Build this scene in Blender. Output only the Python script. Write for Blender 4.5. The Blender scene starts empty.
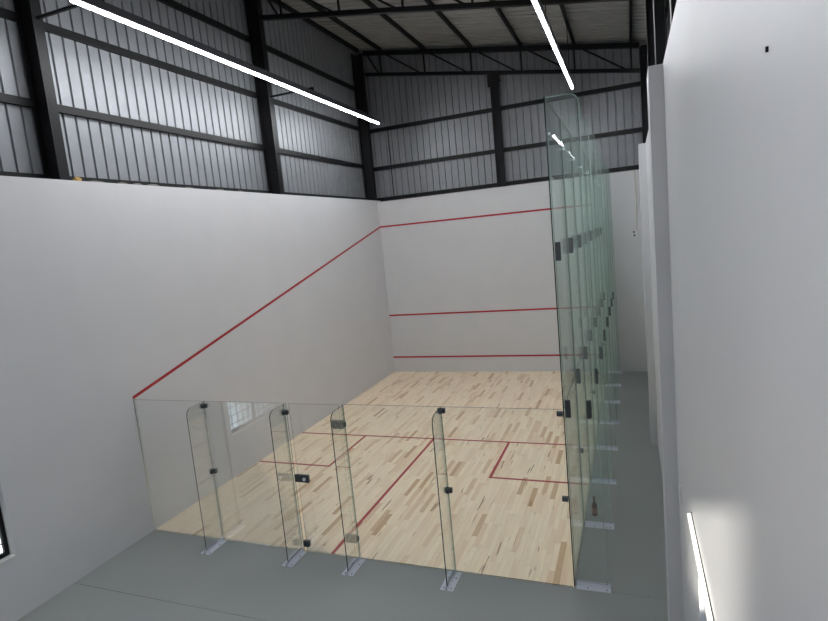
import bpy, bmesh, math, random
from mathutils import Vector, Matrix
random.seed(7)
S = bpy.context.scene
C = S.collection

# ---------------------------------------------------------------- camera
yaw, pitch, roll = -0.37925123, -0.12888612, -0.09608670
f = Vector((math.sin(yaw)*math.cos(pitch), math.cos(yaw)*math.cos(pitch), math.sin(pitch)))
rt = Vector((math.cos(yaw), -math.sin(yaw), 0)); up = rt.cross(f)
r2 = rt*math.cos(roll)+up*math.sin(roll); u2 = -rt*math.sin(roll)+up*math.cos(roll)
cd = bpy.data.cameras.new('camera'); cam = bpy.data.objects.new('camera', cd); C.objects.link(cam)
cd.sensor_width = 36; cd.lens = 555.379/828*36; cd.clip_start = .02; cd.clip_end = 200
m = Matrix((r2, u2, -f)).transposed().to_4x4(); m.translation = Vector((7.16517, -6.07761, 4.15667))
cam.matrix_world = m
S.camera = cam

# ---------------------------------------------------------------- world, lights, exposure
S.view_settings.view_transform = 'Standard'; S.view_settings.look = 'None'
S.view_settings.gamma = 1; S.view_settings.use_curve_mapping = False
S.view_settings.exposure = 0.2
S.cycles.transparent_max_bounces = 64
S.cycles.max_bounces = 12; S.cycles.diffuse_bounces = 6; S.cycles.glossy_bounces = 6
w = bpy.data.worlds.new('overcast sky'); S.world = w; w.use_nodes = True
bg = w.node_tree.nodes['Background']; bg.inputs[0].default_value = (.72, .86, 1, 1); bg.inputs[1].default_value = 1.6
LED_STRENGTH = 112
sl = bpy.data.lights.new('sun', 'SUN'); sl.energy = 22; sl.angle = math.radians(1.3); sl.color = (1, .95, .86)
so = bpy.data.objects.new('sun', sl); C.objects.link(so); so.location = (0, -20, 15)
so.rotation_euler = Vector((.12, 1, -.51)).to_track_quat('-Z', 'Y').to_euler()   # low sun from behind, through the added opening in the rear wall

# ---------------------------------------------------------------- materials
def nm(name):
    m = bpy.data.materials.new(name); m.use_nodes = True
    nt = m.node_tree; return m, nt, nt.nodes, nt.links, nt.nodes['Principled BSDF']
def srgb(r, g, b):
    q = lambda c: (c/255/12.92) if c/255 <= .04045 else ((c/255+.055)/1.055)**2.4
    return (q(r), q(g), q(b), 1)
def simple(name, col, rough=.5, metal=0, spec=.5, var=0, scale=8, bump=0):
    m, nt, N, L, B = nm(name)
    B.inputs['Roughness'].default_value = rough; B.inputs['Metallic'].default_value = metal
    B.inputs['Specular IOR Level'].default_value = spec
    B.inputs['Base Color'].default_value = col
    if var or bump:
        tc = N.new('ShaderNodeTexCoord'); nz = N.new('ShaderNodeTexNoise')
        nz.inputs['Scale'].default_value = scale; nz.inputs['Detail'].default_value = 5
        L.new(tc.outputs['Object'], nz.inputs['Vector'])
        if var:
            mr = N.new('ShaderNodeMapRange'); mr.inputs['From Min'].default_value = .3; mr.inputs['From Max'].default_value = .7
            mr.inputs['To Min'].default_value = 1-var; mr.inputs['To Max'].default_value = 1+var
            L.new(nz.outputs['Fac'], mr.inputs['Value'])
            mx = N.new('ShaderNodeVectorMath'); mx.operation = 'SCALE'; mx.inputs[0].default_value = col[:3]
            L.new(mr.outputs[0], mx.inputs['Scale']); L.new(mx.outputs[0], B.inputs['Base Color'])
        if bump:
            bp = N.new('ShaderNodeBump'); bp.inputs['Strength'].default_value = bump; bp.inputs['Distance'].default_value = .01
            L.new(nz.outputs['Fac'], bp.inputs['Height']); L.new(bp.outputs[0], B.inputs['Normal'])
    return m
def emit(name, col, s):
    m, nt, N, L, B = nm(name)
    B.inputs['Base Color'].default_value = (.9, .9, .9, 1)
    B.inputs['Emission Color'].default_value = col; B.inputs['Emission Strength'].default_value = s
    return m
def glass(name, tint):
    m, nt, N, L, B = nm(name); N.remove(B)
    out = N['Material Output']; mix = N.new('ShaderNodeMixShader'); fr = N.new('ShaderNodeFresnel'); fr.inputs[0].default_value = 1.45
    t = N.new('ShaderNodeBsdfTransparent'); t.inputs[0].default_value = (*tint, 1)
    g = N.new('ShaderNodeBsdfGlossy'); g.inputs['Roughness'].default_value = .01; g.inputs['Color'].default_value = (1, 1, 1, 1)
    hs = N.new('ShaderNodeMath'); hs.operation = 'MULTIPLY'; hs.inputs[1].default_value = .55
    L.new(fr.outputs[0], hs.inputs[0]); L.new(hs.outputs[0], mix.inputs[0])
    L.new(t.outputs[0], mix.inputs[1]); L.new(g.outputs[0], mix.inputs[2]); L.new(mix.outputs[0], out.inputs[0])
    return m

PAINT = simple('white_emulsion', srgb(208, 208, 210), .42, spec=.4, var=.02, scale=1.3, bump=.05)
GREY = simple('grey_floor_paint', srgb(158, 162, 160), .38, spec=.4, var=.04, scale=.7)
BLACK = simple('black_steel_paint', srgb(9, 9, 11), .5, spec=.3, var=.2, scale=20)
UNLIT_CLAD = simple('unlit_sheet', srgb(20, 20, 22), .6, spec=.2)  # right cladding gets no light; that darkness is put into its colour
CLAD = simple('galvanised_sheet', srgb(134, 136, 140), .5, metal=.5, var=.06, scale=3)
ROOF = simple('roof_sheet', srgb(158, 158, 154), .5, metal=.15, var=.05, scale=3)
RED = simple('red_court_line', srgb(168, 32, 36), .45)
ALU = simple('brushed_aluminium', srgb(222, 226, 236), .35, metal=.2)
CLIP = simple('dark_steel_clip', srgb(78, 84, 88), .35, metal=.6)
GLASS = glass('clear_glass', (.966, .990, .979))
HAZE = glass('painted_haze_glass', (.968, .990, .980))  # pale translucent share below stands in for reflected haze on the tall fins
_n = HAZE.node_tree; _d = _n.nodes.new('ShaderNodeBsdfTranslucent'); _d.inputs[0].default_value = srgb(235, 242, 242)
_m = _n.nodes.new('ShaderNodeMixShader'); _m.inputs[0].default_value = .045
_n.links.new(_n.nodes['Mix Shader'].outputs[0], _m.inputs[1]); _n.links.new(_d.outputs[0], _m.inputs[2]); _n.links.new(_m.outputs[0], _n.nodes['Material Output'].inputs[0])
CLEAR = glass('very_clear_glass', (.985, .995, .990))
EDGE = simple('glass_edge', srgb(22, 46, 42), .12)
ARR = glass('lit_polished_arris', (.9, .95, .93))  # pale rim colour stands in for light caught inside the glass edges
_n = ARR.node_tree; _d = _n.nodes.new('ShaderNodeBsdfTranslucent'); _d.inputs[0].default_value = srgb(205, 228, 220)
_m = _n.nodes.new('ShaderNodeMixShader'); _m.inputs[0].default_value = .32
_n.links.new(_n.nodes['Mix Shader'].outputs[0], _m.inputs[1]); _n.links.new(_d.outputs[0], _m.inputs[2]); _n.links.new(_m.outputs[0], _n.nodes['Material Output'].inputs[0])
FINEDGE = glass('lit_glass_edge', (.7, .85, .8))
_n = FINEDGE.node_tree; _d = _n.nodes.new('ShaderNodeBsdfTranslucent'); _d.inputs[0].default_value = srgb(190, 222, 210)
_m = _n.nodes.new('ShaderNodeMixShader'); _m.inputs[0].default_value = .6
_n.links.new(_n.nodes['Mix Shader'].outputs[0], _m.inputs[1]); _n.links.new(_d.outputs[0], _m.inputs[2]); _n.links.new(_m.outputs[0], _n.nodes['Material Output'].inputs[0])
JOINT = glass('glass_joint_edge', (.34, .48, .43))
LED = emit('led_diffuser', (.945, .965, 1, 1), LED_STRENGTH)
HOUS = simple('led_housing', srgb(38, 40, 46), .4)
CABLE = simple('white_cable', srgb(176, 168, 150), .5)
PLAST = simple('white_plastic', srgb(225, 225, 222), .35)

def wood():
    m, nt, N, L, B = nm('maple_strip_floor')
    def math_(op, a, b=None):
        n = N.new('ShaderNodeMath'); n.operation = op
        for i, v in enumerate((a, b)):
            if v is None: continue
            if isinstance(v, (int, float)): n.inputs[i].default_value = v
            else: L.new(v, n.inputs[i])
        return n.outputs[0]
    tc = N.new('ShaderNodeTexCoord'); sp = N.new('ShaderNodeSeparateXYZ'); L.new(tc.outputs['Object'], sp.inputs[0])
    x, y = sp.outputs[0], sp.outputs[1]
    sx = math_('DIVIDE', x, .075); i = math_('FLOOR', sx)
    wn = N.new('ShaderNodeTexWhiteNoise'); wn.noise_dimensions = '1D'; L.new(i, wn.inputs['W'])
    off = math_('MULTIPLY', wn.outputs['Value'], 7.3)
    yy = math_('DIVIDE', math_('ADD', y, off), .62); j = math_('FLOOR', yy)
    cb = N.new('ShaderNodeCombineXYZ'); L.new(i, cb.inputs[0]); L.new(j, cb.inputs[1])
    w2 = N.new('ShaderNodeTexWhiteNoise'); w2.noise_dimensions = '2D'; L.new(cb.outputs[0], w2.inputs['Vector'])
    cr = N.new('ShaderNodeValToRGB'); e = cr.color_ramp
    e.elements[0].position = 0; e.elements[0].color = srgb(252, 234, 206)
    e.elements[1].position = 1; e.elements[1].color = srgb(206, 168, 126)
    for pos, c in ((.5, (249, 229, 200)), (.85, (243, 219, 188)), (.96, (228, 198, 162))):
        k = e.elements.new(pos); k.color = srgb(*c)
    L.new(w2.outputs['Value'], cr.inputs[0])
    # fine grain, stretched along the boards
    mp = N.new('ShaderNodeMapping'); mp.inputs['Scale'].default_value = (38, 2.2, 1)
    L.new(tc.outputs['Object'], mp.inputs[0])
    ad = N.new('ShaderNodeVectorMath'); ad.operation = 'ADD'; L.new(mp.outputs[0], ad.inputs[0])
    sc = N.new('ShaderNodeVectorMath'); sc.operation = 'SCALE'; sc.inputs['Scale'].default_value = 37.7
    L.new(w2.outputs['Color'], sc.inputs[0]); L.new(sc.outputs[0], ad.inputs[1])
    nz = N.new('ShaderNodeTexNoise'); nz.inputs['Scale'].default_value = 1; nz.inputs['Detail'].default_value = 4; nz.inputs['Distortion'].default_value = .6
    L.new(ad.outputs[0], nz.inputs['Vector'])
    mr = N.new('ShaderNodeMapRange'); mr.inputs['From Min'].default_value = .3; mr.inputs['From Max'].default_value = .75
    mr.inputs['To Min'].default_value = 1.03; mr.inputs['To Max'].default_value = .90; L.new(nz.outputs['Fac'], mr.inputs['Value'])
    mul = N.new('ShaderNodeVectorMath'); mul.operation = 'SCALE'; L.new(cr.outputs[0], mul.inputs[0]); L.new(mr.outputs[0], mul.inputs['Scale'])
    # heartwood streaks
    mp2 = N.new('ShaderNodeMapping'); mp2.inputs['Scale'].default_value = (13, 1.25, 1); L.new(tc.outputs['Object'], mp2.inputs[0])
    ad2 = N.new('ShaderNodeVectorMath'); ad2.operation = 'ADD'; L.new(mp2.outputs[0], ad2.inputs[0]); L.new(sc.outputs[0], ad2.inputs[1])
    n2 = N.new('ShaderNodeTexNoise'); n2.inputs['Scale'].default_value = 1; n2.inputs['Detail'].default_value = 2; n2.inputs['Distortion'].default_value = .3
    L.new(ad2.outputs[0], n2.inputs['Vector'])
    m2 = N.new('ShaderNodeMapRange'); m2.inputs['From Min'].default_value = .665; m2.inputs['From Max'].default_value = .72; L.new(n2.outputs['Fac'], m2.inputs['Value'])
    mx = N.new('ShaderNodeMix'); mx.data_type = 'RGBA'
    L.new(math_('MULTIPLY', m2.outputs[0], .75), mx.inputs['Factor']); L.new(mul.outputs[0], mx.inputs['A']); mx.inputs['B'].default_value = srgb(150, 100, 54)
    # board joints
    fx = math_('FRACT', sx); fy = math_('FRACT', yy)
    g = math_('MAXIMUM', math_('LESS_THAN', fx, .035), math_('LESS_THAN', fy, .006))
    mj = N.new('ShaderNodeMix'); mj.data_type = 'RGBA'; L.new(math_('MULTIPLY', g, .35), mj.inputs['Factor'])
    L.new(mx.outputs['Result'], mj.inputs['A']); mj.inputs['B'].default_value = srgb(140, 112, 82)
    L.new(mj.outputs['Result'], B.inputs['Base Color'])
    B.inputs['Roughness'].default_value = .42; B.inputs['Specular IOR Level'].default_value = .35
    return m
WOOD = wood()

# ---------------------------------------------------------------- mesh helpers
def box(bm, x0, x1, y0, y1, z0, z1, mi=0):
    v = [bm.verts.new(c) for c in ((x0,y0,z0),(x1,y0,z0),(x1,y1,z0),(x0,y1,z0),(x0,y0,z1),(x1,y0,z1),(x1,y1,z1),(x0,y1,z1))]
    for q in ((3,2,1,0),(4,5,6,7),(0,1,5,4),(1,2,6,5),(2,3,7,6),(3,0,4,7)):
        bm.faces.new([v[i] for i in q]).material_index = mi
def bar(bm, a, b, w, h, mi=0, upv=(0,0,1)):
    a = Vector(a); b = Vector(b); d = (b-a).normalized(); s = d.cross(Vector(upv))
    if s.length < 1e-4: s = d.cross(Vector((0,1,0)))
    s.normalize(); t = s.cross(d)
    v = [bm.verts.new(p+s*w/2*i+t*h/2*j) for p in (a, b) for i, j in ((-1,-1),(1,-1),(1,1),(-1,1))]
    for q in ((0,1,2,3),(7,6,5,4),(0,4,5,1),(1,5,6,2),(2,6,7,3),(3,7,4,0)):
        bm.faces.new([v[i] for i in q]).material_index = mi
def tube(bm, a, b, r, n=10, mi=0):
    a = Vector(a); b = Vector(b); d = (b-a).normalized(); s = d.orthogonal().normalized(); t = d.cross(s)
    R = [[bm.verts.new(p+(s*math.cos(2*math.pi*k/n)+t*math.sin(2*math.pi*k/n))*r) for k in range(n)] for p in (a, b)]
    for k in range(n): bm.faces.new((R[0][k], R[0][(k+1)%n], R[1][(k+1)%n], R[1][k])).material_index = mi
    bm.faces.new(R[0][::-1]); bm.faces.new(R[1])
def prism(bm, pts, axis, c0, c1, face_mi=0, edge_mi=1):
    """polygon pts in the two other axes, extruded along axis from c0 to c1"""
    def P(p, c): return {'x': (c, p[0], p[1]), 'y': (p[0], c, p[1]), 'z': (p[0], p[1], c)}[axis]
    A = [bm.verts.new(P(p, c0)) for p in pts]; Bv = [bm.verts.new(P(p, c1)) for p in pts]
    bm.faces.new(A).material_index = face_mi; bm.faces.new(Bv[::-1]).material_index = face_mi
    n = len(pts)
    for i in range(n): bm.faces.new((A[i], Bv[i], Bv[(i+1)%n], A[(i+1)%n])).material_index = edge_mi
def obj(name, bm, mats, parent=None, bevel=0, smooth=False):
    bmesh.ops.recalc_face_normals(bm, faces=bm.faces[:])
    me = bpy.data.meshes.new(name); bm.to_mesh(me); bm.free()
    for mm in (mats if isinstance(mats, (list, tuple)) else [mats]): me.materials.append(mm)
    if smooth:
        for p in me.polygons: p.use_smooth = True
    o = bpy.data.objects.new(name, me); C.objects.link(o)
    if parent: o.parent = parent
    if bevel:
        b = o.modifiers.new('bevel', 'BEVEL'); b.width = bevel; b.segments = 2; b.limit_method = 'ANGLE'
    return o
def localise(o, loc):
    """move the origin of a top-level mesh to loc, keeping the mesh where it is"""
    loc = Vector(loc); o.data.transform(Matrix.Translation(-loc)); o.location = loc; return o
def tag(o, label, cat, group=None):
    o['label'] = label; o['category'] = cat
    if group: o['group'] = group
    return o
def empty(name, loc, label, cat, group=None):
    o = bpy.data.objects.new(name, None); C.objects.link(o); o.location = loc; o.empty_display_size = .1
    return tag(o, label, cat, group)
def struct(name, bm, mats, parent=None, label=None, **k):
    o = obj(name, bm, mats, parent, **k)
    if not parent: o['kind'] = 'structure'
    if label: o['label'] = label
    return o
def copy_tree(root):
    r = root.copy(); C.objects.link(r)
    for ch in root.children:
        c = ch.copy(); C.objects.link(c); c.parent = r
    return r
ORD = ['first', 'second', 'third', 'fourth', 'fifth', 'sixth', 'seventh', 'eighth', 'ninth']

# ---------------------------------------------------------------- dimensions
W, D = 6.4, 9.75
XR = 7.48                      # inner face of the right wall
YB = -8.2                      # wall behind the camera
HL, HF, HR = 5.40, 5.35, 5.40
XCL, XCR, YCF = -.36, 7.92, 10.06
zr = lambda x: 9.98-.176*(x+.35)      # underside of the roof sheet

# ---------------------------------------------------------------- floors
bm = bmesh.new()
box(bm, -.3, 7.9, YB-.2, -1.383, -.15, 0); box(bm, -.3, 7.9, -1.377, -.003, -.15, 0)
box(bm, W+.01, 7.9, .003, 10.1, -.15, 0); box(bm, -.3, W+.01, -.003, 10.1, -.15, -.03)
box(bm, -.3, 7.9, -1.383, -1.377, -.15, -.006); box(bm, W+.01, 7.9, -.003, .003, -.15, -.006); box(bm, -.3, W+.01, -.003, 0, -.15, -.006)
struct('floor', bm, GREY, label='grey painted concrete floor around the court')
bm = bmesh.new(); box(bm, 0, W, 0, D, -.03, .004)
cf = struct('floor_court', bm, WOOD, label='pale maple strip floor of the squash court')
def line(name, *b):
    bm = bmesh.new(); box(bm, *b); return obj(name, bm, RED, cf)
lt = .05
line('short_line', .01, W-.02, 4.265, 4.265+lt, .004, .0055)
line('half_court_line', 3.2-lt/2, 3.2+lt/2, .002, 4.265, .004, .0055)
def sbox(x0, x1, side):
    bm = bmesh.new()
    if side < 0:
        box(bm, x1-lt, x1, 2.65, 4.265, .004, .0055); box(bm, x0, x1-lt, 2.65, 2.65+lt, .004, .0055)
    else:
        box(bm, x0, x0+lt, 2.65, 4.265, .004, .0055); box(bm, x0+lt, x1, 2.65, 2.65+lt, .004, .0055)
    return obj('service_box_line', bm, RED, cf)
sbox(.01, 1.65, -1); sbox(4.75, W-.02, 1)

# ---------------------------------------------------------------- masonry walls
bm = bmesh.new()
WY0, WY1, WZ0, WZ1 = -3.69, -2.01, .78, 2.25
box(bm, -.25, 0, YB, WY0, -.1, HL); box(bm, -.25, 0, WY1, D+.25, -.1, HL)
box(bm, -.25, 0, WY0, WY1, -.1, WZ0); box(bm, -.25, 0, WY0, WY1, WZ1, HL)
wl = struct('wall_left', bm, PAINT)
bm = bmesh.new()      # sloping out line on the side wall
zb = lambda y: 2.13+(4.57-2.13)*y/D
v = [bm.verts.new((xx, yy, zb(yy)+dz)) for xx in (0, .002) for yy, dz in ((0, 0), (D, 0), (D, .05), (0, .05))]
for q in ((0,1,2,3),(7,6,5,4),(0,4,5,1),(1,5,6,2),(2,6,7,3),(3,7,4,0)): bm.faces.new([v[i] for i in q])
obj('out_line', bm, RED, wl)
bm = bmesh.new(); box(bm, 0, XR+.3, D, D+.25, -.1, HF)
wf = struct('wall_front', bm, PAINT)
for n, z in (('out_line', 4.57), ('service_line', 1.80), ('tin_line', .455)):
    bm = bmesh.new(); box(bm, .004, W, D-.002, D, z, z+.05); obj(n, bm, RED, wf)
bm = bmesh.new()
RY0, RY1, RZ0, RZ1 = -4.4, -2.42, .8, 2.0          # window opening low in the right wall
box(bm, XR, XR+.25, YB, RY0, -.1, HR); box(bm, XR, XR+.25, RY1, D, -.1, HR)
box(bm, XR, XR+.25, RY0, RY1, -.1, RZ0); box(bm, XR, XR+.25, RY0, RY1, RZ1, HR)
for y0, y1, zt in ((-.78, -.34, 5.39), (4.48, 4.9, 5.38)): box(bm, 7.365, XR, y0, y1, 0, zt)
wr = struct('wall_right', bm, PAINT)
bm = bmesh.new()
SX0, SX1, SZ0, SZ1 = 6.71, 6.97, 4.62, 5.32      # unseen opening, added to throw a sun patch on the right wall
box(bm, -.25, SX0, YB-.12, YB, -.1, 5.4); box(bm, SX1, XR+.25, YB-.12, YB, -.1, 5.4); box(bm, SX0, SX1, YB-.12, YB, -.1, SZ0); box(bm, SX0, SX1, YB-.12, YB, SZ1, 5.4)
struct('wall_back', bm, PAINT)

# ---------------------------------------------------------------- corrugated cladding and roof
def profile(a0, a1, pitch=.2, gw=.042, gd=.03):
    """(coordinate, depth) pairs of flat pans with narrow troughs"""
    pts = [(a0, 0)]; a = a0+pitch/2
    while a+gw < a1:
        pts += [(a, 0), (a+.008, gd), (a+gw-.008, gd), (a+gw, 0)]; a += pitch
    pts.append((a1, 0)); return pts
def sheet(name, pts, pos, parent=None, mat=CLAD):
    bm = bmesh.new(); L0 = []
    for a, d in pts: L0.append(tuple(bm.verts.new(c) for c in pos(a, d)))
    for p, q in zip(L0, L0[1:]): bm.faces.new((p[0], q[0], q[1], p[1]))
    o = obj(name, bm, mat, parent)
    s = o.modifiers.new('sheet', 'SOLIDIFY'); s.thickness = .002; s.offset = 0
    return o
zl = zr(XCL)+.0
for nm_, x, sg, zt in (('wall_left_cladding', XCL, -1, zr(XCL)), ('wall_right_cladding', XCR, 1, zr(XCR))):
    o = sheet(nm_, profile(YB-.2, YCF), lambda a, d, x=x, sg=sg, zt=zt: ((x+sg*d, a, 5.2), (x+sg*d, a, zt)), mat=CLAD if x < 0 else UNLIT_CLAD); o['kind'] = 'structure'
for nm_, y, sg in (('wall_front_cladding', YCF, 1), ('wall_back_cladding', YB-.05, -1)):
    o = sheet(nm_, profile(XCL, XCR, .2), lambda a, d, y=y, sg=sg: ((a, y+sg*d, 5.2 if y > 0 else 5.401), (a, y+sg*d, zr(a)))); o['kind'] = 'structure'
o = sheet('ceiling', profile(YB-.3, YCF+.1, .24, .06, .05), lambda a, d: ((XCL-.1, a, zr(XCL-.1)+d), (XCR+.1, a, zr(XCR+.1)+d)), mat=ROOF); o['kind'] = 'structure'

# ---------------------------------------------------------------- steelwork
def ibeam_col(x0, x1, yc, z0, z1f, label, fw=.15):
    bm = bmesh.new(); t = .014
    for xa, xb in ((x0, x0+t), (x1-t, x1)):
        box(bm, xa, xb, yc-fw/2, yc+fw/2, z0, z1f(xa))
    box(bm, x0+t, x1-t, yc-.006, yc+.006, z0, z1f(x1))
    for z in (5.9, 8.1):                       # bolted splice plates on the web
        box(bm, x0+.03, x1-.03, yc-.016, yc-.006, z, z+.25)
    o = obj('steel_column', bm, BLACK); localise(o, ((x0+x1)/2, yc, z0))
    tag(o, label, 'column', 'black steel columns along the shed walls'); return o
chord = lambda x: zr(x)-.22
COLY = (-.475, 4.72, 9.7)
for y, lb in zip(COLY, ('nearest the camera', 'in the middle of the wall', 'in the far corner by the front wall')):
    ibeam_col(-.32, -.02, y, HL+.001, chord, 'black steel column above the left white wall, '+lb)
for y, lb in zip(COLY, ('nearest the camera', 'the middle one', 'in the far corner by the front wall')):
    ibeam_col(7.57, 7.87, y, HR+.001, chord, 'black steel column above the right white wall, '+lb)
bm = bmesh.new()
box(bm, 3.72, 3.734, 9.84, 10.0, HF+.001, 8.42); box(bm, 3.926, 3.94, 9.84, 10.0, HF+.001, 8.42); box(bm, 3.734, 3.926, 9.915, 9.927, HF+.001, 8.42)
box(bm, 3.66, 4.0, 9.83, 9.84, 8.1, 8.42); box(bm, 3.66, 4.0, 9.83, 10.0, 8.24, 8.26)
o = localise(obj('steel_column', bm, BLACK), (3.83, 9.92, HF)); tag(o, 'black steel gable post with bolted head standing mid front wall', 'column')

PX = (.5, 1.86, 3.24, 4.62, 6.0, 7.38)
def truss(y, label):
    t = empty('roof_truss', (3.75, y, 8.6), label, 'truss', 'black steel roof trusses')
    def part(n, *bars):
        bm = bmesh.new()
        for a, b, w_, h_ in bars: bar(bm, a, b, w_, h_)
        o = obj(n, bm, BLACK, t); o.matrix_parent_inverse = Matrix.Translation(-Vector(t.location)); return o
    tc, bc = (lambda x: zr(x)-.17), (lambda x: zr(x)-.78)
    part('top_chord', ((-.02, y, tc(-.02)), (7.57, y, tc(7.57)), .1, .12))
    part('bottom_chord', ((-.02, y, bc(-.02)), (7.57, y, bc(7.57)), .09, .09))
    xs = (-.02,)+PX
    for i, x in enumerate(PX):
        part('web_post', ((x, y, bc(x)), (x, y, tc(x)), .04, .04))
    for i in range(len(xs)-1):
        part('web_diagonal', ((xs[i]+.08, y, tc(xs[i])), (xs[i+1]-.06, y, bc(xs[i+1])), .04, .04))
    return t
truss(9.86, 'black lattice roof truss against the front cladding')
truss(4.72, 'black lattice roof truss over mid court, cut by the top edge of the photo')
truss(-.475, 'black lattice roof truss nearest the camera, above the frame')
for i, x in enumerate(PX+(-.25,)):
    bm = bmesh.new(); z = zr(x)-.055
    bar(bm, (x, YB+.05, z), (x, 10.0, z), .06, .1)
    o = localise(obj('roof_purlin', bm, BLACK), (x, 0, z))
    lb = 'black roof purlin running lengthwise under the sheets, %s from the left' % ORD[i+1] if x > 0 else 'black eave beam where the left cladding meets the roof'
    tag(o, lb, 'purlin', 'black steel roof purlins' if x > 0 else None)
def girt(p0, p1, axis, label, h=.11, d=.06):
    bm = bmesh.new(); t = .006
    if axis == 'y':
        x, y0, y1, z = p0[0], p0[1], p1[1], p0[2]
        if x < 3: box(bm, x, x+d, y0, y1, z+h/2-t, z+h/2); box(bm, x+d-t, x+d, y0, y1, z-h/2, z+h/2-t); box(bm, x, x+d-t, y0, y1, z-h/2, z-h/2+t)
        else: box(bm, x-d, x, y0, y1, z+h/2-t, z+h/2); box(bm, x-d, x-d+t, y0, y1, z-h/2, z+h/2-t); box(bm, x-d+t, x, y0, y1, z-h/2, z-h/2+t)
    else:
        y, x0, x1, z = p0[1], p0[0], p1[0], p0[2]
        box(bm, x0, x1, y-d, y, z+h/2-t, z+h/2); box(bm, x0, x1, y-d, y-d+t, z-h/2, z+h/2-t); box(bm, x0, x1, y-d+t, y, z-h/2, z-h/2+t)
    o = obj('steel_girt', bm, BLACK); localise(o, ((p0[0]+p1[0])/2, (p0[1]+p1[1])/2, p0[2]))
    tag(o, label, 'girt', 'black girts carrying the corrugated cladding'); return o
bays = ((-5.2, -.555, 'left of the nearest column'), (-.395, 4.64, 'right of the nearest column'), (4.80, 9.62, 'by the far corner'))
for y0, y1, lb in bays:
    for z, zn in ((5.47, 'lowest'), (6.46, 'second up'), (7.57, 'third up'), (8.74, 'fourth up')):
        girt((XCL+.004, y0, z), (XCL+.004, y1, z), 'y', 'black girt on the left cladding, %s, %s' % (zn, lb), h=.08 if z < 5.6 else .11)
for x0, x1, lb in ((-.3, 3.715, 'left of the gable post'), (3.945, 7.86, 'right of the gable post')):
    for z, zn in ((5.44, 'lowest, on the wall top'), (6.38, 'middle one'), (7.52, 'upper one')):
        girt((x0, YCF-.004, z), (x1, YCF-.004, z), 'x', 'black girt on the front cladding, %s, %s' % (zn, lb))
for y0, y1, lb in ((-.395, 4.64, 'near'), (4.80, 9.62, 'far')):
    for z, zn in ((6.46, 'lower'), (7.57, 'upper')):
        girt((XCR-.004, y0, z), (XCR-.004, y1, z), 'y', '%s black girt on the right cladding in the %s bay' % (zn, lb))
for x, z0, z1, lb in ((.47, 5.486, 7.46, 'left of the gable post'), (6.0, 5.486, 7.46, 'behind the top of the tall glass wall')):
    bm = bmesh.new(); tube(bm, (x, YCF-.079, z0), (x, YCF-.079, z1), .014, 8)
    tag(localise(obj('sag_rod', bm, BLACK), (x, YCF-.085, z0)), 'thin black sag rod on the front cladding, '+lb, 'rod')

# ---------------------------------------------------------------- led lights
ZL, LY0, LY1 = 7.30, -.95, 8.2
def led(x, label):
    t = empty('led_batten_light', (x, LY0, ZL), label, 'light', 'suspended LED line lights')
    bm = bmesh.new(); box(bm, -.045, .045, 0, LY1-LY0, .018, .13); obj('housing', bm, HOUS, t, bevel=.004)
    bm = bmesh.new(); box(bm, -.018, .018, .01, LY1-LY0-.01, -.013, .018); obj('diffuser', bm, LED, t, bevel=.006)
    return t
l1 = led(1.0, 'long white LED line light hanging beside the left cladding')
l1.rotation_euler[2] = math.radians(1.25); l1.location.x = 1.175
for y in COLY[:2]:
    bm = bmesh.new(); bar(bm, (-1.17-(y-LY0)*-.0218, y-LY0, .2), (.015, y-LY0, .2), .035, .035); bar(bm, (0, y-LY0, .132), (0, y-LY0, .183), .03, .03)
    obj('bracket', bm, BLACK, l1)
l2 = led(6.04, 'long white LED line light hanging above the tall glass wall')
for y in (.2, 3.75, 7.6):
    bm = bmesh.new(); tube(bm, (0, y-LY0, .085), (0, y-LY0, zr(6.04)-ZL-.2), .009, 8); obj('hanging_rod', bm, BLACK, l2)

fill_led = led(3.4, 'added LED fill light over the middle of the viewing gallery, behind the camera'); fill_led.location.y = -7.9; fill_led.scale.y = .4  # lamp added out of view to brighten the near walls and floor
for y in (.4, 8.6):
    bm = bmesh.new(); tube(bm, (0, y, .085), (0, y, zr(3.4)-ZL-.02), .009, 8); obj('hanging_rod', bm, BLACK, fill_led)
l4 = led(5.87, 'short LED line light over the right of the viewing gallery, behind the camera'); l4.location.y = -6.75; l4.location.z = 5.85; l4.scale.y = .175
for y in (.4, 8.6):
    bm = bmesh.new(); tube(bm, (0, y, .085), (0, y, zr(5.87)-5.85-.02), .009, 8); obj('hanging_rod', bm, BLACK, l4)

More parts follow.
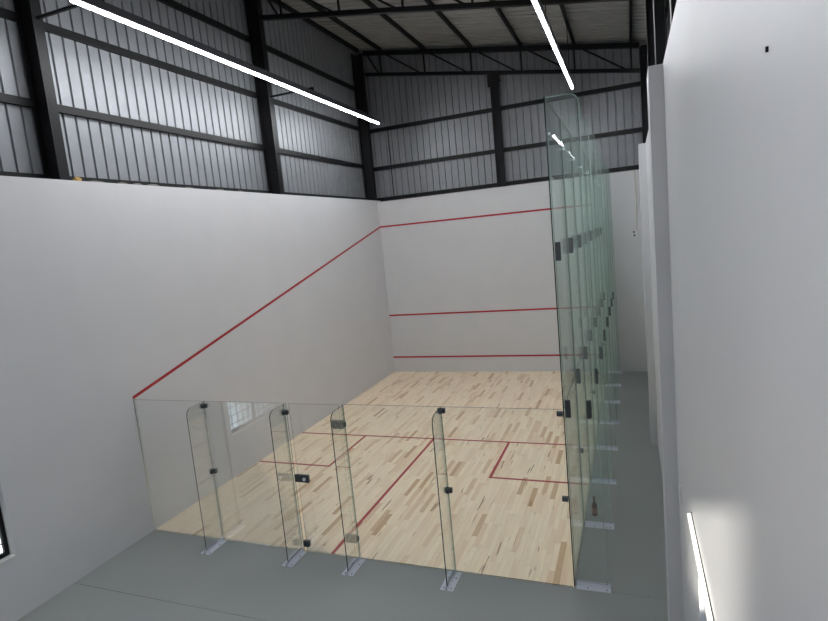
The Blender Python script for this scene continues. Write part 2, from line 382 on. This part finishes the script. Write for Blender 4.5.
# ---------------------------------------------------------------- glass
GT = .012
def pane_x(x0, x1, z0, z1, y=0):        # pane in a plane of constant y
    bm = bmesh.new(); prism(bm, [(x0, z0), (x1, z0), (x1, z1), (x0, z1)], 'y', y-GT/2, y+GT/2); return bm
def pane_y(y0, y1, z0, z1, x):
    bm = bmesh.new(); prism(bm, [(y0, z0), (y1, z0), (y1, z1), (y0, z1)], 'x', x-GT/2, x+GT/2); return bm
GH = 2.13
def clipbox(name, parent, mat, *boxes, bevel=.003):
    bm = bmesh.new()
    for b in boxes: box(bm, *b)
    return obj(name, bm, mat, parent, bevel=bevel)
def hull_plate(parent, w, axis):        # aluminium foot plate with a slot for the fin
    for s in (-1, 1):
        a, b = sorted((s*.008, s*.082))
        prof = [(s*.008, 0), (s*.082, 0), (s*.082, .006), (s*.013, .006), (s*.013, .045), (s*.008, .045)]
        bm = bmesh.new()
        if axis == 'y': prism(bm, prof, 'y', -w, -.012, 0, 0)
        else: prism(bm, prof, 'x', .012, w, 0, 0)
        o = obj('foot_plate', bm, ALU, parent)
        for q in (.14, .345):
            bm = bmesh.new(); p_ = (s*.048, -q) if axis == 'y' else (q, s*.048)
            tube(bm, (*p_, .006), (*p_, .010), .008, 8)
            for v in bm.verts: pass
            obj('bolt', bm, CLIP, parent)
def fin_outline(w, h, r, w0=None):
    w0 = w0 or w; pts = [(0, .006), (w0, .006)]
    for k in range(9):
        a = math.pi/2*k/8; pts.append((w-r+r*math.cos(a), h-r+r*math.sin(a)))
    pts.append((0, h)); return pts
def fin_mesh(pts, axis, arris=False):
    bm = bmesh.new(); prism(bm, pts, axis, -GT/2, GT/2)
    bm.faces.ensure_lookup_table(); bm.faces[len(bm.faces)-1].material_index = 2
    if arris:
        bm.normal_update()
        r = bmesh.ops.inset_individual(bm, faces=[bm.faces[0], bm.faces[1]], thickness=.009, depth=0)
        for f_ in r['faces']: f_.material_index = 3
    return bm
# low back wall
bw = empty('glass_screen', (W/2, 0, 0), 'low frameless clear glass wall with four short fins across the back of the court', 'glass wall')
def under(o, root): o.parent = root; o.matrix_parent_inverse = Matrix.Translation(-Vector(root.location)); return o
for x0, x1 in ((.006, 1.355), (1.361, 2.76), (3.62, 4.966), (4.972, W-.02)):
    bm = pane_x(x0, x1, .006, GH); bm.faces.ensure_lookup_table()
    for k in (3, 5): bm.faces[k].material_index = 2
    bm.faces[2].material_index = 2
    under(obj('glass_panel', bm, (CLEAR, EDGE, JOINT)), bw)
fw = .335
for i, x in enumerate((1.358, 2.735, 3.64, 4.969)):
    t = obj('glass_fin', fin_mesh([(-a, b) for a, b in fin_outline(fw, GH-.01, .1, fw+.015)], 'x'), (CLEAR, EDGE, JOINT)); t.location = (x, -.009, 0); under(t, bw)
    hull_plate(t, .39, 'y')
    for z in {0: (2.06, 1.07), 1: (2.0,), 2: (), 3: (2.08, 1.07)}[i]:
        clipbox('clip', t, CLIP, (-.045, .045, -.008, .034, z-.03, z+.03), (-.02, .02, -.04, -.008, z-.026, z+.026))
for z in (2.08, 1.08):
    under(clipbox('corner_clip', None, CLIP, (W-.075, W-.008, -.022, .022, z-.026, z+.026)), bw)
# door
dr = empty('glass_door', (2.81, 0, 0), 'frameless clear glass door with dark lock in the low back wall', 'door')
bm = pane_x(0, .755, .012, GH-.006); bm.faces.ensure_lookup_table()
for k in (2, 3, 5): bm.faces[k].material_index = 2
obj('pane', bm, (CLEAR, EDGE, JOINT), dr)
lk = clipbox('lock', dr, CLIP, (-.045, .17, -.022, .022, 1.02, 1.12))
bm = bmesh.new(); tube(bm, (.11, -.034, 1.07), (.11, .034, 1.07), .024, 16); obj('lock_cylinder', bm, ALU, lk)
clipbox('pivot_clip', dr, CLIP, (-.04, .045, -.022, .022, .07, .155))
for z in (1.86, .27):
    clipbox('hinge', dr, CLIP, (.645, .80, -.022, .022, z-.055, z+.055), (.80, .824, -.03, .03, z-.03, z+.03))
# tall side wall: 7 bays of 3 panels, 8 fins
sw = empty('glass_screen', (W, D/2, 0), 'tall greenish glass wall with fins along the right side of the court', 'glass wall')
Z = (.006, 2.13, 3.87, 5.47); FY = [.06+1.385*k for k in range(7)]+[9.64]
edges = [.004]+FY[1:7]+[D-.006]
for k in range(7):
    for r_ in range(3):
        bm = pane_y(edges[k]+.002, edges[k+1]-.002, Z[r_]+(0 if r_ == 0 else .002), Z[r_+1]-.002, W); bm.faces.ensure_lookup_table()
        for q in (2, 3, 4, 5):
            if not (k == 0 and q == 5) and not (q == 4 and r_ == 2): bm.faces[q].material_index = 2
        under(obj('glass_panel', bm, (GLASS, EDGE, JOINT)), sw)
for k in range(8):
    t = obj('glass_fin', fin_mesh(fin_outline(.33, 5.47, .11, .355), 'y', True), (HAZE, FINEDGE, JOINT, ARR)); t.location = (W+.008, FY[k], 0); under(t, sw)
    hull_plate(t, .39, 'x')
    for z in (2.12, 3.87):
        clipbox('splice_plate', t, CLIP, (.004, .062, -.02, -.007, z-.1, z+.1)); clipbox('splice_plate', t, CLIP, (.004, .062, .007, .02, z-.1, z+.1))
    clipbox('splice_plate', t, CLIP, (.235, .285, -.02, -.007, 2.02, 2.22)); clipbox('splice_plate', t, CLIP, (.235, .285, .007, .02, 2.02, 2.22))
    for z in ((1.07, 5.1) if k else (5.1,)):
        clipbox('clip', t, CLIP if z < 2 else ALU, (.004, .045, -.025, .025, z-.028, z+.028) if z < 2 else (.004, .03, -.016, .016, z-.014, z+.014))

# ---------------------------------------------------------------- windows
def window(name, x_in, x_fr, y0, y1, z0, z1, nx, nz, sill_x):
    t = bpy.data.objects.new(name, None); C.objects.link(t); t['kind'] = 'structure'
    s = 1 if x_in > x_fr else -1
    bm = bmesh.new(); xa, xb = sorted((x_fr, x_fr+s*.045))
    for b in ((y0, y0+.05, z0, z1), (y1-.05, y1, z0, z1), (y0+.05, y1-.05, z0, z0+.05), (y0+.05, y1-.05, z1-.05, z1), ((y0+y1)/2-.025, (y0+y1)/2+.025, z0+.05, z1-.05)):
        box(bm, xa, xb, *b)
    obj('window_frame', bm, BLACK, t)
    bm = bmesh.new()
    for k in range(1, nx): yy = y0+(y1-y0)*k/nx; tube(bm, (xa+.02, yy, z0+.04), (xa+.02, yy, z1-.04), .008, 6)
    for k in range(1, nz): zz = z0+(z1-z0)*k/nz; tube(bm, (xa+.02, y0+.04, zz), (xa+.02, y1-.04, zz), .008, 6)
    obj('window_grille', bm, BLACK, t)
    bm = bmesh.new(); box(bm, xa+.004, xa+.008, y0+.04, y1-.04, z0+.04, z1-.04); obj('pane', bm, GLASS, t)
    return t
window('window_1', 0, -.13, WY0+.01, WY1-.01, WZ0+.012, WZ1-.01, 10, 9, 0)
bm = bmesh.new(); box(bm, -.245, .012, WY0+.002, WY1-.002, WZ0-.02+.021, WZ0+.012); struct('trim_1', bm, PLAST, label='white sill of the left window')
window('window_2', XR, XR+.13, RY0+.01, RY1-.01, RZ0+.01, RZ1-.01, 10, 6, 0)
bm = bmesh.new(); box(bm, XR-.03, XR, -4.45, -2.08, 2.06, 2.10); struct('trim_2', bm, PLAST, label='bright white ledge over the low window in the right wall')
bm = bmesh.new(); box(bm, XR-.006, XR, -4.45, -2.08, 2.10, 2.112); struct('trim_3', bm, BLACK, label='dark strip in place of the shaded gap along the back of the white ledge')  # black strip stands in for shade in the gap behind the ledge

# ---------------------------------------------------------------- small things
bm = bmesh.new(); px, pz = 7.34, 3.72
tube(bm, (px, D-.012, 3.80), (px+.02, D-.012, 4.6), .008, 6); tube(bm, (px+.02, D-.012, 4.6), (px, D-.012, HF), .008, 6)
tag(localise(obj('hanging_cable', bm, CABLE), (px, D, 3.8)), 'thin white cable running down the far wall to the socket', 'cable')
t = empty('wall_socket', (7.28, D, pz), 'small white socket box with dark plugs on the far wall by the corridor', 'socket')
bm = bmesh.new(); box(bm, -.06, .06, -.05, 0, -.07, .09); obj('box', bm, PLAST, t, bevel=.006)
bm = bmesh.new(); tube(bm, (-.02, -.085, .05), (-.02, -.05, .05), .03, 12); tube(bm, (-.01, -.085, -.035), (-.01, -.05, -.035), .03, 12); obj('plug', bm, CLIP, t)
# brown bottle outside the side glass
BR = simple('brown_glass', srgb(92, 48, 38), .15); LABM = simple('bottle_label', srgb(150, 96, 88), .6)
t = empty('bottle', (6.53, 1.72, 0), 'small reddish brown bottle on the grey floor between the two nearest tall fins', 'bottle')
def lathe(pr, n=20):
    bm = bmesh.new(); R = [[bm.verts.new((r*math.cos(2*math.pi*k/n), r*math.sin(2*math.pi*k/n), z)) for k in range(n)] for r, z in pr]
    for a, b in zip(R, R[1:]):
        for k in range(n): bm.faces.new((a[k], a[(k+1)%n], b[(k+1)%n], b[k]))
    bm.faces.new(R[0][::-1]); bm.faces.new(R[-1]); return bm
obj('body', lathe([(.034, 0), (.038, .01), (.038, .15), (.03, .175), (.016, .2), (.015, .25)]), BR, t, smooth=True)
obj('label', lathe([(.0387, .03), (.0387, .12)]), LABM, t); obj('cap', lathe([(.018, .25), (.018, .275)]), simple('dark_red_cap', srgb(110, 30, 34), .4), t)
# conduit above right wall
bm = bmesh.new(); tube(bm, (7.56, 2.0, HR), (7.56, 2.0, zr(7.56)-.01), .006, 8)
tag(localise(obj('conduit_pipe', bm, simple('grey_pipe', srgb(150, 150, 150), .5)), (7.56, 2.0, HR)), 'thin grey vertical conduit against the black steel above the right wall', 'pipe')
# switch plate and anchor marks on the right wall
bm = bmesh.new(); box(bm, XR-.012, XR, -1.13, -1.06, 1.68, 1.84); tag(localise(obj('switch_plate', bm, PLAST, bevel=.002), (XR, -1.1, 1.7)), 'small switch plate on the right wall just beyond the bright ledge', 'switch')
bm = bmesh.new(); box(bm, XR-.006, XR, -4.513, -4.507, 4.504, 4.516); tag(localise(obj('wall_plug', bm, BLACK), (XR, -4.51, 4.51)), 'tiny black wall plug high on the near right wall', 'wall plug')
# mortar lumps left on the wall top
YEL = simple('yellow_foam', srgb(196, 160, 96), .8); MOR = simple('mortar', srgb(120, 118, 112), .9)
def lump(name, c, s, mat, label, cat, group=None):
    bm = bmesh.new(); bmesh.ops.create_icosphere(bm, subdivisions=2, radius=1)
    for v in bm.verts:
        v.co = Vector((v.co.x*s[0], v.co.y*s[1], max(v.co.z, -.5)*s[2]))*(1+random.uniform(-.16, .16))
    o = obj(name, bm, mat); o.location = (c[0], c[1], c[2]+.5*s[2]); return tag(o, label, cat, group)
lump('foam_lump', (-.05, -.27, HL), (.035, .07, .045), YEL, 'yellow foam lump on the left wall top beside the nearest column', 'debris')
for i, y in enumerate((.05, .5, .78, 1.1, 1.9, 2.7, 3.3)):
    lump('mortar_lump', (-.06, y, HL), (.03, random.uniform(.06, .14), .022), MOR, 'grey mortar crumbs along the top edge of the left white wall', 'debris', 'mortar crumbs on the left wall top')
